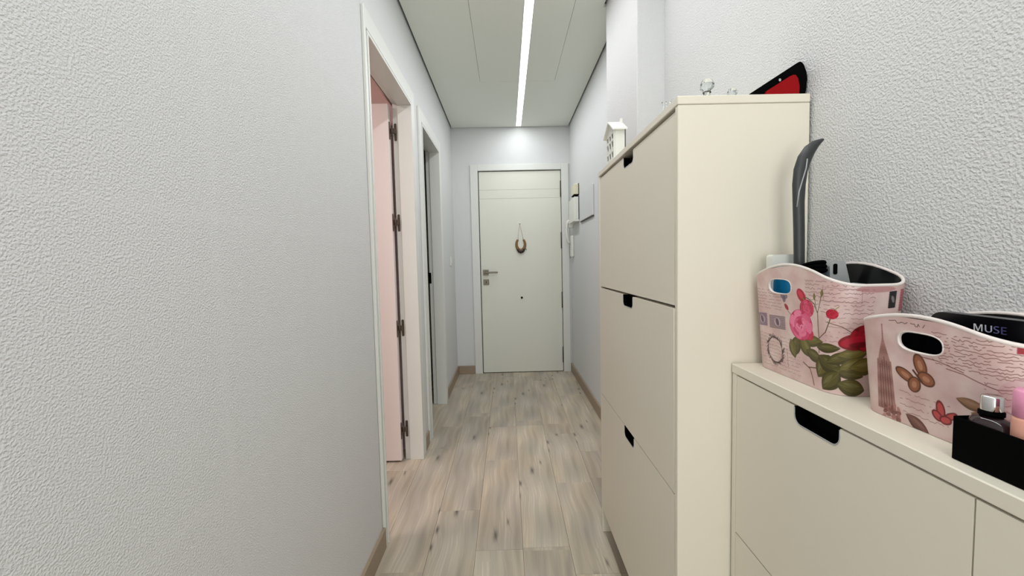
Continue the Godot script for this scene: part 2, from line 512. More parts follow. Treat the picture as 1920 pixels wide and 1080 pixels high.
# ---------- baskets ----------
func outline(a: float, b: float, r: float) -> PackedVector2Array:
	var p := PackedVector2Array()
	for i in 2: p.append(Vector2(-(a - r) * i / 2.0, -b))
	for i in 8: p.append(Vector2(-(a - r), -(b - r)) + Vector2.from_angle(-PI / 2 - PI / 2 * i / 8.0) * r)
	for i in 11: p.append(Vector2(-a, lerpf(-(b - r), b - r, i / 11.0)))
	for i in 8: p.append(Vector2(-(a - r), b - r) + Vector2.from_angle(PI - PI / 2 * i / 8.0) * r)
	for i in 4: p.append(Vector2(lerpf(-(a - r), a - r, i / 4.0), b))
	for i in 8: p.append(Vector2(a - r, b - r) + Vector2.from_angle(PI / 2 - PI / 2 * i / 8.0) * r)
	for i in 11: p.append(Vector2(a, lerpf(b - r, -(b - r), i / 11.0)))
	for i in 8: p.append(Vector2(a - r, -(b - r)) + Vector2.from_angle(-PI / 2 * i / 8.0) * r)
	for i in 3: p.append(Vector2(lerpf(a - r, 0.0, i / 2.0), -b))
	return p

class Loft:
	var o0: PackedVector2Array
	var o1: PackedVector2Array
	var s := PackedFloat32Array()
	var tall: float
	var low: float
	var half: float
	func at(i: float, y: float, inset: float) -> Vector3:
		var k := mini(int(i), o0.size() - 2)
		var f := i - k
		var t := y / tall
		var p := o0[k].lerp(o0[k + 1], f).lerp(o1[k].lerp(o1[k + 1], f), t)
		if inset != 0.0:
			var d := (o1[k + 1] - o1[k]).normalized()
			p += Vector2(d.y, -d.x) * inset if Vector2(d.y, -d.x).dot(p) < 0 else Vector2(-d.y, d.x) * inset
		return Vector3(p.x, y, p.y)
	func along(i: float) -> float:
		var k := mini(int(i), s.size() - 2)
		return lerpf(s[k], s[k + 1], i - k)
	func rim(i: float) -> float:
		var k := mini(int(i), o1.size() - 2)
		var z := o1[k].lerp(o1[k + 1], i - k).y
		return low + (tall - low) * cos(clampf(z / half, -1.0, 1.0) * PI / 2)

func basket(called: String, label: String, at: Vector3, lower: Vector2, upper: Vector2, r: float, tall: float, low: float, hole: Rect2, print_img: Image) -> Node3D:
	var root := thing(called, label, "basket", at, "")
	var L := Loft.new()
	L.o0 = outline(lower.x, lower.y, r - 0.004)
	L.o1 = outline(upper.x, upper.y, r)
	L.tall = tall
	L.low = low
	L.half = upper.y
	var acc := 0.0
	for i in L.o0.size():
		if i > 0: acc += ((L.o0[i] + L.o1[i]) / 2).distance_to((L.o0[i - 1] + L.o1[i - 1]) / 2)
		L.s.append(acc)
	var N := L.o0.size() - 1
	# where the hole lies along the long front: positions in outline steps (10 .. 21 is the straight)
	var straight0 := L.along(10.0)
	var per := (L.along(21.0) - straight0) / 11.0
	var h0 := 10.0 + (hole.position.x - straight0) / per
	var h1 := 10.0 + (hole.end.x - straight0) / per
	var e0 := h0 - 0.007 / per
	var e1 := h1 + 0.007 / per
	var yb := hole.position.y - 0.006
	var yt := hole.end.y + 0.006
	var cols: Array[float] = []
	for i in N + 1:
		if float(i) <= e0 - 0.05 or float(i) >= e1 + 0.05:
			cols.append(float(i))
	cols.append(e0)
	cols.append(e1)
	cols.sort()
	var pic := StandardMaterial3D.new()
	pic.albedo_texture = ImageTexture.create_from_image(print_img)
	pic.roughness = 0.45
	var W := print_img.get_width() / INK
	var H := print_img.get_height() / INK
	var uv := func(i: float, y: float) -> Vector2: return Vector2(L.along(i) / W, 1.0 - y / H)
	# hole outline in (step, height)
	var ring: Array[Vector2] = []
	var rect: Array[Vector2] = []
	var hc := Vector2((h0 + h1) / 2, hole.get_center().y)
	var hw := (h1 - h0) / 2
	var hh := hole.size.y / 2
	for k in 40:
		var a := TAU * k / 40.0
		var c := Vector2(signf(cos(a)) * pow(absf(cos(a)), 0.62), signf(sin(a)) * pow(absf(sin(a)), 0.80))
		ring.append(hc + Vector2(c.x * hw, c.y * hh))
		var d := Vector2(cos(a), sin(a))
		var m := maxf(absf(d.x), absf(d.y))
		rect.append(Vector2(hc.x + d.x / m * (e1 - e0) / 2, (yb + yt) / 2 + d.y / m * (yt - yb) / 2))
	for inner in [false, true]:
		var st := begin(false)
		var off := 0.004 if inner else 0.0
		var sgn := -1.0 if inner else 1.0
		for c in cols.size() - 1:
			var i0 := cols[c]
			var i1 := cols[c + 1]
			var window := absf(i0 - e0) < 1e-4
			var lv0: Array[float] = []
			var lv1: Array[float] = []
			for pair in [[i0, lv0], [i1, lv1]]:
				var top: float = L.rim(pair[0])
				var t2 := minf(yt, top - 0.006)
				var b2 := minf(yb, t2 - 0.02)
				for k in 4: pair[1].append(b2 * k / 3.0)
				pair[1].append(t2)
				pair[1].append((t2 + top) / 2)
				pair[1].append(top)
			for k in 6:
				if window and k == 3:
					continue
				var a := L.at(i0, lv0[k], off)
				var b := L.at(i1, lv1[k], off)
				var cc := L.at(i1, lv1[k + 1], off)
				var d := L.at(i0, lv0[k + 1], off)
				var out := Vector3(a.x + b.x, 0, (a.z + b.z)) * sgn
				quad(st, a, b, cc, d, out, uv.call(i0, lv0[k]), uv.call(i1, lv1[k]), uv.call(i1, lv1[k + 1]), uv.call(i0, lv0[k + 1]))
		for k in 40:
			var j := (k + 1) % 40
			quad(st, L.at(ring[k].x, ring[k].y, off), L.at(ring[j].x, ring[j].y, off), L.at(rect[j].x, rect[j].y, off), L.at(rect[k].x, rect[k].y, off), Vector3(-sgn, 0, 0), uv.call(ring[k].x, ring[k].y), uv.call(ring[j].x, ring[j].y), uv.call(rect[j].x, rect[j].y), uv.call(rect[k].x, rect[k].y))
		put("lining" if inner else "body", st, M.black_gloss if inner else pic, root)
	# rim and hole edging: rounded white strips
	var rp: Array = []
	for i in N + 1:
		rp.append(L.at(i, L.rim(i), 0.002))
	var st := begin(false)
	tube(st, rp, same(0.0028, rp.size()), same(0.0026, rp.size()), Vector3.UP, 8)
	put("rim", st, M.rim_white, root)
	var hp: Array = []
	for k in 41:
		hp.append(L.at(ring[k % 40].x, ring[k % 40].y, 0.002))
	st = begin(false)
	tube(st, hp, same(0.0032, 41), same(0.0014, 41), Vector3(1, 0, 0), 6)
	put("handle_hole_edging", st, M.rim_white, root)
	# floor of the basket with its dark foot line
	st = begin()
	var fp := PackedVector2Array()
	for i in N: fp.append(Vector2(L.o0[i].x, L.o0[i].y) * 0.995)
	prism(st, fp, 0.004, Transform3D(Basis(Vector3.RIGHT, Vector3(0, 0, 1), Vector3(0, 1, 0)), Vector3(0, 0.0005, 0)))
	put("base", st, M.black, root)
	return root

# ---------- cabinets ----------
# a front board in its own x (along), y plane, with a hand hole notched into its top edge
func notched(w: float, h: float, hx: float, hw: float, hd: float) -> PackedVector2Array:
	var p := PackedVector2Array([Vector2(0, 0), Vector2(w, 0), Vector2(w, h), Vector2(hx + hw / 2, h)])
	var r := 0.016
	for k in 7:
		var a := -PI / 2 * k / 6.0
		p.append(Vector2(hx + hw / 2 - r, h - hd + r) + Vector2(cos(a), sin(a)) * r)
	for k in 7:
		var a := -PI / 2 - PI / 2 * k / 6.0
		p.append(Vector2(hx - hw / 2 + r, h - hd + r) + Vector2(cos(a), sin(a)) * r)
	p.append(Vector2(hx - hw / 2, h))
	p.append(Vector2(0, h))
	return p

func drawer(root: Node3D, z0: float, z1: float, y0: float, y1: float, hole_z: float, hw: float, hd: float, tilt := 0.0) -> void:
	# the front looks towards -x; local x of the board runs along +z
	var b := Basis(Vector3(0, 0, 1), Vector3(0, 1, 0), Vector3(-1, 0, 0)) * Basis(Vector3(1, 0, 0), tilt)
	var at := Transform3D(b, Vector3(0.018, y0, z0))
	var st := begin()
	prism(st, notched(z1 - z0, y1 - y0, hole_z - z0, hw, hd), 0.018, at)
	var f := put("drawer_front", st, M.cabinet, root)
	st = begin()
	box(st, Vector3(hole_z - z0 - hw / 2 - 0.006, y1 - y0 - hd - 0.006, -0.016), Vector3(hole_z - z0 + hw / 2 + 0.006, y1 - y0 - 0.002, -0.002), 0.002, at)
	put("handle_recess", st, M.black, f)
	# black liner round the cut of the hand hole, a thin grey line at its front
	var poly := notched(z1 - z0, y1 - y0, hole_z - z0, hw, hd)
	var mid := Vector2(hole_z - z0, y1 - y0 - hd * 0.4)
	var prof: Array = []
	st = begin()
	for k in range(3, poly.size() - 2):
		var p := poly[k].move_toward(mid, 0.0006)
		var q := poly[k + 1].move_toward(mid, 0.0006)
		var c := (mid - (p + q) / 2)
		quad(st, at * Vector3(p.x, p.y, 0.0184), at * Vector3(q.x, q.y, 0.0184), at * Vector3(q.x, q.y, -0.003), at * Vector3(p.x, p.y, -0.003), at.basis * Vector3(c.x, c.y, 0))
		prof.append(at * Vector3(p.x, p.y - (0.002 if k == 3 else 0.0), 0.0180))
	prof.append(at * Vector3(poly[poly.size() - 2].x, poly[poly.size() - 2].y - 0.002, 0.0180))
	put("handle_liner", st, M.black, f)
	st = begin(false)
	tube(st, prof, same(0.0006, prof.size()), same(0.0013, prof.size()), at.basis * Vector3(0, 0, 1), 6)
	put("handle_edging", st, M.grey_light, f)

func tall_cabinet() -> void:
	var root := thing("shoe_cabinet", "tall cream shoe cabinet with three stacked tilting drawers, against the right wall", "shoe cabinet", Vector3(0.3750, 0, -1.7285))
	var d := 0.286
	var w := 0.7945
	bpart("top_panel", Vector3(-0.001, 1.462, -0.001), Vector3(d, 1.48, w + 0.001), M.cabinet, root)
	bpart("side_panel", Vector3(0, 0, 0), Vector3(d, 1.4615, 0.016), M.cabinet, root)
	bpart("side_panel", Vector3(0, 0, w - 0.016), Vector3(d, 1.4615, w), M.cabinet, root)
	bpart("back_panel", Vector3(d - 0.008, 0.08, 0.0165), Vector3(d - 0.001, 1.461, w - 0.0165), M.cabinet, root)
	bpart("bottom_panel", Vector3(0.022, 0.08, 0.0165), Vector3(d - 0.009, 0.098, w - 0.0165), M.cabinet, root)
	bpart("cross_rail", Vector3(0.025, 1.006, 0.0165), Vector3(0.06, 1.022, w - 0.0165), M.cabinet, root)
	bpart("cross_rail", Vector3(0.025, 0.570, 0.0165), Vector3(0.06, 0.586, w - 0.0165), M.cabinet, root)
	var c := w / 2 + 0.012
	drawer(root, 0.0185, w - 0.0185, 1.0275, 1.4535, c, 0.105, 0.036, -0.006)
	drawer(root, 0.0185, w - 0.0185, 0.5910, 1.0205, c, 0.105, 0.036, 0.004)
	drawer(root, 0.0185, w - 0.0185, 0.0990, 0.5875, c, 0.105, 0.034)

func low_cabinet() -> void:
	var root := thing("shoe_cabinet", "low cream shoe cabinet with two columns of drawers, carrying the pink baskets", "shoe cabinet", Vector3(0.4946, 0, -0.9280))
	root.rotation.y = -0.0193
	var d := 0.166
	var w := 1.004
	bpart("top_panel", Vector3(-0.001, 0.878, -0.001), Vector3(d, 0.898, w + 0.001), M.cabinet, root)
	bpart("side_panel", Vector3(0, 0.0, 0), Vector3(d, 0.8775, 0.0165), M.cabinet, root)
	bpart("side_panel", Vector3(0, 0.0, w - 0.0165), Vector3(d, 0.8775, w), M.cabinet, root)
	bpart("middle_panel", Vector3(0.022, 0.12, w / 2 - 0.008), Vector3(d - 0.01, 0.8775, w / 2 + 0.008), M.cabinet, root)
	bpart("back_panel", Vector3(d - 0.008, 0.12, 0.017), Vector3(d - 0.001, 0.877, w - 0.017), M.cabinet, root)
	bpart("bottom_panel", Vector3(0.022, 0.12, 0.017), Vector3(d - 0.009, 0.136, w - 0.017), M.cabinet, root)
	var seam := w / 2 - 0.001
	for col in [[0.0195, seam - 0.0012], [seam + 0.0012, w - 0.0195]]:
		var c: float = (col[0] + col[1]) / 2 + (0.003 if col[0] < 0.1 else -0.003)
		drawer(root, col[0], col[1], 0.5250, 0.8755, c, 0.104, 0.030)
		drawer(root, col[0], col[1], 0.1380, 0.5215, c, 0.104, 0.030)

# ---------- main ----------
func _ready() -> void:
	rng.seed = 20
	# camera, fitted to the photograph
	var cam := Camera3D.new()
	cam.name = "camera"
	cam.fov = 67.95
	cam.near = 0.02
	cam.far = 40.0
	add_child(cam)
	cam.position = Vector3(0, 1.1342, 0)
	cam.rotation = Vector3(-0.0619, -0.0111, -0.0228)
	cam.current = true
	var we := WorldEnvironment.new()
	we.name = "environment"
	var env := Environment.new()
	env.background_mode = Environment.BG_COLOR
	env.background_color = Color(0.5, 0.55, 0.6)
	env.background_energy_multiplier = 0.2
	env.tonemap_mode = Environment.TONE_MAPPER_LINEAR
	env.tonemap_exposure = 1.07
	env.sdfgi_enabled = true
	env.ssao_enabled = true
	env.ssil_enabled = true
	we.environment = env
	add_child(we)
	# the ceiling strip's light, the lamp of the pink room
	var strip := area_light("led_strip_light_source", Vector3(0.147, 2.4535, -1.68), Vector2(0.05, 4.96), 2.75, Color(0.98, 0.99, 1.0))
	var bed := area_light("bedroom_light_source", Vector3(-1.7, 2.46, -1.3), Vector2(0.4, 0.4), 2.1, Color(1.0, 0.93, 0.90))
	# daylight from the glazed door behind the viewer
	var day := area_light("window_light_source", Vector3(0.0, 1.25, 1.93), Vector2(0.9, 1.9), 2.05, Color(0.995, 1.0, 0.985))
	day.rotation = Vector3.ZERO
	strip.light_size = 0.05
	bed.light_size = 0.4

	make_materials()
	build_shell()
	build_floor()
	build_doors()
	tall_cabinet()
	low_cabinet()
	build_baskets()
	build_small_things()

func area_light(called: String, at: Vector3, size: Vector2, energy: float, col: Color) -> AreaLight3D:
	var l := AreaLight3D.new()
	l.name = called
	add_child(l)
	l.position = at
	l.rotation = Vector3(-PI / 2, 0, 0)
	l.area_size = size
	l.area_normalize_energy = true
	l.light_energy = energy
	l.light_color = col
	l.area_range = 12.0
	l.shadow_enabled = true
	return l

const XL := -0.522
const XR := 0.6665
const XF := 0.649
const XP := 0.5515
const ZE := -4.31
const CY := 2.458
const TOP := 2.56

func build_shell() -> void:
	# left wall
	structure(bpart("wall_left", Vector3(-0.616, 0, -1.644), Vector3(XL + 0.003, TOP, 2.0), M.wall, self, 0.0), "white rough plastered wall filling the left of the picture", "wall")
	var st := begin()
	box(st, Vector3(-0.616, 0, -1.682), Vector3(XL, TOP, -1.656), 0.0)
	box(st, Vector3(-0.616, 2.030, -2.450), Vector3(XL, TOP, -1.682), 0.0)
	box(st, Vector3(-0.616, 0, -2.722), Vector3(XL, TOP, -2.450), 0.0)
	box(st, Vector3(-0.616, 2.014, -3.412), Vector3(XL, TOP, -2.722), 0.0)
	box(st, Vector3(-0.616, 0, ZE), Vector3(XL, TOP, -3.412), 0.0)
	structure(put("wall_left", st, M.wall_smooth), "smooth white wall stretch holding the two doorways on the left", "wall")
	structure(bpart("trim_1", Vector3(-0.616, 0, -1.6555), Vector3(XL - 0.003, TOP, -1.6445), M.trim, self, 0.0), "narrow upright joint where rough left wall meets the smooth one", "trim")
	# right wall, pillar, far right wall
	structure(bpart("wall_right", Vector3(XR, 0, -1.795), Vector3(0.82, TOP, 2.0), M.wall_near_right, self, 0.0), "white rough plastered wall behind the two cabinets", "wall")
	structure(bpart("wall_pillar", Vector3(XP, 0, -2.320), Vector3(0.82, TOP, -1.7955), M.wall, self, 0.003), "white plastered pillar standing proud just beyond the tall cabinet", "wall")
	structure(bpart("wall_right", Vector3(XF, 0, ZE), Vector3(0.82, TOP, -2.3205), M.wall_smooth, self, 0.0), "smooth white right wall at the far end with intercom and fuse box", "wall")
	# end wall round the entrance door
	st = begin()
	box(st, Vector3(-0.64, 0, ZE - 0.12), Vector3(-0.275, TOP, ZE), 0.0)
	box(st, Vector3(0.566, 0, ZE - 0.12), Vector3(0.82, TOP, ZE), 0.0)
	box(st, Vector3(-0.275, 2.043, ZE - 0.12), Vector3(0.566, TOP, ZE), 0.0)
	structure(put("wall_end", st, M.wall_smooth), "white end wall around the entrance door", "wall")
	structure(bpart("wall_back", Vector3(-0.64, 0, 2.0), Vector3(0.82, TOP, 2.12), M.wall_smooth, self, 0.0), "white wall closing the corridor behind the viewer", "wall")
	var win := Node3D.new()
	win.name = "window_1"
	add_child(win)
	structure(win, "bright glazed door behind the viewer, out of sight", "window")
	st = begin()
	for b in [[-0.50, -0.46, 0.10, 2.24], [0.46, 0.50, 0.10, 2.24], [-0.46, 0.46, 0.10, 0.28], [-0.46, 0.46, 2.20, 2.24]]:
		box(st, Vector3(b[0], b[2], 1.955), Vector3(b[1], b[3], 1.999), 0.002)
	put("window_frame", st, M.trim, win)
	bpart("window_pane", Vector3(-0.459, 0.281, 1.970), Vector3(0.459, 2.199, 1.985), M.day, win, 0.0)
	# rooms behind the two doorways
	st = begin()
	box(st, Vector3(-2.7, 0, -2.66), Vector3(-0.64, TOP, -2.56), 0.0)
	box(st, Vector3(-2.8, 0, -2.66), Vector3(-2.7, TOP, -0.2), 0.0)
	box(st, Vector3(-2.7, 0, -0.3), Vector3(-0.64, TOP, -0.2), 0.0)
	box(st, Vector3(-0.648, 2.05, -2.56), Vector3(-0.6405, TOP, -1.0), 0.0)
	structure(put("wall_bedroom", st, M.pink_wall), "pale pink wall of the room behind the first doorway", "wall")
	st = begin()
	box(st, Vector3(-2.2, 0, -2.76), Vector3(-0.64, TOP, -2.665), 0.0)
	box(st, Vector3(-2.3, 0, ZE - 0.12), Vector3(-2.2, TOP, -2.665), 0.0)
	box(st, Vector3(-2.2, 0, ZE - 0.12), Vector3(-0.645, TOP, ZE), 0.0)
	structure(put("wall_bathroom", st, M.bath_wall), "dim grey green wall inside the second doorway", "wall")
	# ceiling: plasterboard hung below the slab, a shadow gap all round, two flush access panels
	var c := Node3D.new()
	c.name = "ceiling"
	add_child(c)
	structure(c, "white plasterboard ceiling with a dark shadow gap along the walls", "ceiling")
	bpart("slab", Vector3(-2.8, TOP, ZE - 0.12), Vector3(0.82, TOP + 0.12, 2.12), M.ceiling, c, 0.0)
	var l0 := 0.1195
	var l1 := 0.1745
	var g := 0.012
	st = begin()
	box(st, Vector3(XL + g, CY, ZE + g), Vector3(-0.165, CY + 0.02, 1.99), 0.0)
	box(st, Vector3(-0.165, CY, ZE + g), Vector3(l0, CY + 0.02, -3.235), 0.0)
	box(st, Vector3(l1, CY, ZE + g), Vector3(0.385, CY + 0.02, -3.235), 0.0)
	box(st, Vector3(-0.165, CY, -0.9), Vector3(l0, CY + 0.02, 1.99), 0.0)
	box(st, Vector3(l1, CY, -0.9), Vector3(0.385, CY + 0.02, 1.99), 0.0)
	box(st, Vector3(0.385, CY, ZE + g), Vector3(XF - g, CY + 0.02, -2.32 - g), 0.0)
	box(st, Vector3(0.385, CY, -2.32 - g), Vector3(XP - g, CY + 0.02, -1.795 + g), 0.0)
	box(st, Vector3(0.385, CY, -1.795 + g), Vector3(XR - g, CY + 0.02, 1.99), 0.0)
	box(st, Vector3(l0, CY, ZE + g), Vector3(l1, CY + 0.02, -4.285), 0.0)
	box(st, Vector3(l0, CY, 0.805), Vector3(l1, CY + 0.02, 1.99), 0.0)
	put("plasterboard", st, M.ceiling, c)
	bpart("access_panel", Vector3(-0.1635, CY, -3.2335), Vector3(l0, CY + 0.02, -0.9015), M.ceiling, c, 0.0007)
	bpart("access_panel", Vector3(l1, CY, -3.2335), Vector3(0.3835, CY + 0.02, -0.9015), M.ceiling, c, 0.0007)
	# the dark void above the shadow gap
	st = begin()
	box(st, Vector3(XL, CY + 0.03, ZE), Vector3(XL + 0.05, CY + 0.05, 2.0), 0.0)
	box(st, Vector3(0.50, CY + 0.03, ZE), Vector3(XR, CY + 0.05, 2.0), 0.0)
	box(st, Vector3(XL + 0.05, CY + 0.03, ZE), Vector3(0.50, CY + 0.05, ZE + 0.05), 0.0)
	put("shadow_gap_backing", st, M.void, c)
	# LED strip let into the ceiling
	var led := thing("led_strip_light", "long white LED strip light let into the corridor ceiling", "light", Vector3(0.147, CY, -1.74))
	st = begin()
	box(st, Vector3(-0.0265, -0.001, -2.54), Vector3(-0.0245, 0.02, 2.54), 0.0)
	box(st, Vector3(0.0245, -0.001, -2.54), Vector3(0.0265, 0.02, 2.54), 0.0)
	put("channel", st, M.white, led)
	st = begin()
	box(st, Vector3(-0.0243, 0.001, -2.54), Vector3(0.0243, 0.012, 2.54), 0.0)
	put("diffuser", st, M.led, led)
	# lamp in the pink room
	var lamp := thing("ceiling_lamp", "square flat ceiling lamp in the pink room, out of sight", "light", Vector3(-1.7, 2.47, -1.3))
	bpart("housing", Vector3(-0.22, 0.02, -0.22), Vector3(0.22, 0.09, 0.22), M.white, lamp)
	bpart("diffuser", Vector3(-0.2, 0.0, -0.2), Vector3(0.2, 0.0195, 0.2), M.led, lamp)
	# skirting
	sk("baseboard_left", [[Vector3(XL, 0, -1.6565), Vector3(XL + 0.014, 0.085, 2.0)], [Vector3(XL, 0, -2.640), Vector3(XL + 0.012, 0.085, -2.520)], [Vector3(XL, 0, ZE + 0.0), Vector3(XL + 0.012, 0.085, -3.475)]], "taupe wood skirting along the left wall")
	sk("baseboard_end", [[Vector3(XL + 0.012, 0, ZE), Vector3(-0.346, 0.085, ZE + 0.012)]], "short taupe skirting left of the entrance door")
	sk("baseboard_right", [[Vector3(XF - 0.012, 0, ZE + 0.0), Vector3(XF, 0.085, -2.3205)], [Vector3(XP - 0.012, 0, -2.332), Vector3(XP, 0.085, -1.795)]], "taupe wood skirting along the right wall and pillar")

func sk(called: String, parts: Array, label: String) -> void:
	var st := begin()
	for p in parts: box(st, p[0], p[1], 0.003)
	structure(put(called, st, M.skirting), label, "skirting")

func build_floor() -> void:
	var fl := bpart("floor", Vector3(-2.8, -0.12, ZE - 0.12), Vector3(0.82, -0.012, 2.12), M.skirting, self, 0.0)
	structure(fl, "grey oak laminate floor of long planks running down the corridor", "floor")
	var tex := wood_texture()
	var mats: Array = []
	for t in [Color(1.0, 0.985, 0.955), Color(0.965, 0.95, 0.925), Color(0.985, 0.96, 0.93), Color(0.95, 0.935, 0.915), Color(1.02, 1.005, 0.97)]:
		var m := StandardMaterial3D.new()
		m.albedo_color = t * 1.05
		m.albedo_texture = tex
		m.roughness = 0.42
		mats.append(m)
	var wd := 0.186
	for k in range(-9, 5):
		var x0 := -0.148 + wd * k
		var x1 := minf(x0 + wd, 0.74)
		var z := ZE - 0.03 - rng.randf_range(0.0, 1.1)
		var z_end := 2.0 if x0 > -0.6 else -0.3
		while z < z_end:
			var zz := z + 1.26
			var lo := Vector3(x0 + 0.0004, -0.012, maxf(z + 0.0004, ZE - 0.03))
			var hi := Vector3(x1 - 0.0004, 0.0, minf(zz - 0.0004, z_end))
			if hi.z - lo.z > 0.05:
				var st := begin()
				box_uv(st, lo, hi, 0.0006, rng.randi_range(0, 1) * 0.5 + rng.randf() * 0.02, rng.randf())
				put("plank", st, mats[rng.randi_range(0, mats.size() - 1)], fl)
			z = zz

# a plank whose top carries the wood picture (0.372 m by 1.116 m, repeated)
func box_uv(st: SurfaceTool, lo: Vector3, hi: Vector3, bev: float, u0: float, v0: float) -> void:
	var p: Array = []
	for c in [[lo.x, lo.z, 1], [hi.x, lo.z, 1], [hi.x, hi.z, 1], [lo.x, hi.z, 1]]:
		p.append(Vector3(c[0], hi.y, c[1]))
	var inn: Array[Vector3] = [Vector3(bev, 0, bev), Vector3(-bev, 0, bev), Vector3(-bev, 0, -bev), Vector3(bev, 0, -bev)]
	var f := func(q: Vector3) -> Vector2: return Vector2(u0 + (q.x - lo.x) / 0.372, v0 + (q.z - lo.z) / 1.3)
	var t: Array = []
	var e: Array = []
	for i in 4:
		t.append(p[i] + inn[i])
		e.append(p[i] - Vector3(0, bev, 0))
	quad(st, t[0], t[1], t[2], t[3], Vector3.UP, f.call(t[0]), f.call(t[1]), f.call(t[2]), f.call(t[3]))
	for i in 4:
		var j := (i + 1) % 4
		var out: Vector3 = -inn[i] - inn[j]
		quad(st, t[i], t[j], e[j], e[i], out + Vector3(0, 0.001, 0), f.call(t[i]), f.call(t[j]), f.call(e[j]), f.call(e[i]))
		var dn := Vector3(0, lo.y - hi.y + bev, 0)
		quad(st, e[i], e[j], e[j] + dn, e[i] + dn, out, f.call(e[i]), f.call(e[j]), f.call(e[j]), f.call(e[i]))

# an inside doorway in the left wall: z0 near, z1 far jamb face, head height
func doorway(root: Node3D, z0: float, z1: float, head: float, near_w: float) -> void:
	var xo := XL + 0.016
	# jamb boards with a rabbet for the leaf
	for s in [[z0, 1.0], [z1, -1.0]]:
		var z: float = s[0]
		var d: float = s[1]
		var st := begin()
		box(st, Vector3(-0.584, 0, minf(z, z + d * 0.012)), Vector3(xo, head, maxf(z, z + d * 0.012)), 0.001)
		box(st, Vector3(-0.614, 0, minf(z + d * 0.012, z + d * 0.026)), Vector3(-0.5845, head + 0.012, maxf(z + d * 0.012, z + d * 0.026)), 0.001)
		put("jamb", st, M.trim, root)
	var st := begin()
	box(st, Vector3(-0.584, head, z1 - 0.012), Vector3(xo, head + 0.012, z0 + 0.012), 0.001)
	box(st, Vector3(-0.614, head + 0.012, z1 - 0.026), Vector3(-0.5845, head + 0.026, z0 + 0.026), 0.001)
	put("head_jamb", st, M.trim, root)
	# flat architrave, a dark joint between it and the jamb edge
	var w := 0.082
	var o := 0.0190
	bpart("architrave", Vector3(XL, 0, z1 - o - w + 0.006), Vector3(xo - 0.003, head + o + w - 0.006, z1 - o), M.trim, root, 0.002)
	bpart("architrave", Vector3(XL, 0, z0 + o), Vector3(xo - 0.003, head + o + w - 0.006, z0 + o + near_w), M.trim, root, 0.002)
	bpart("architrave", Vector3(XL, head + o, z1 - o + 0.0004), Vector3(xo - 0.003, head + o + w - 0.006, z0 + o - 0.0004), M.trim, root, 0.002)

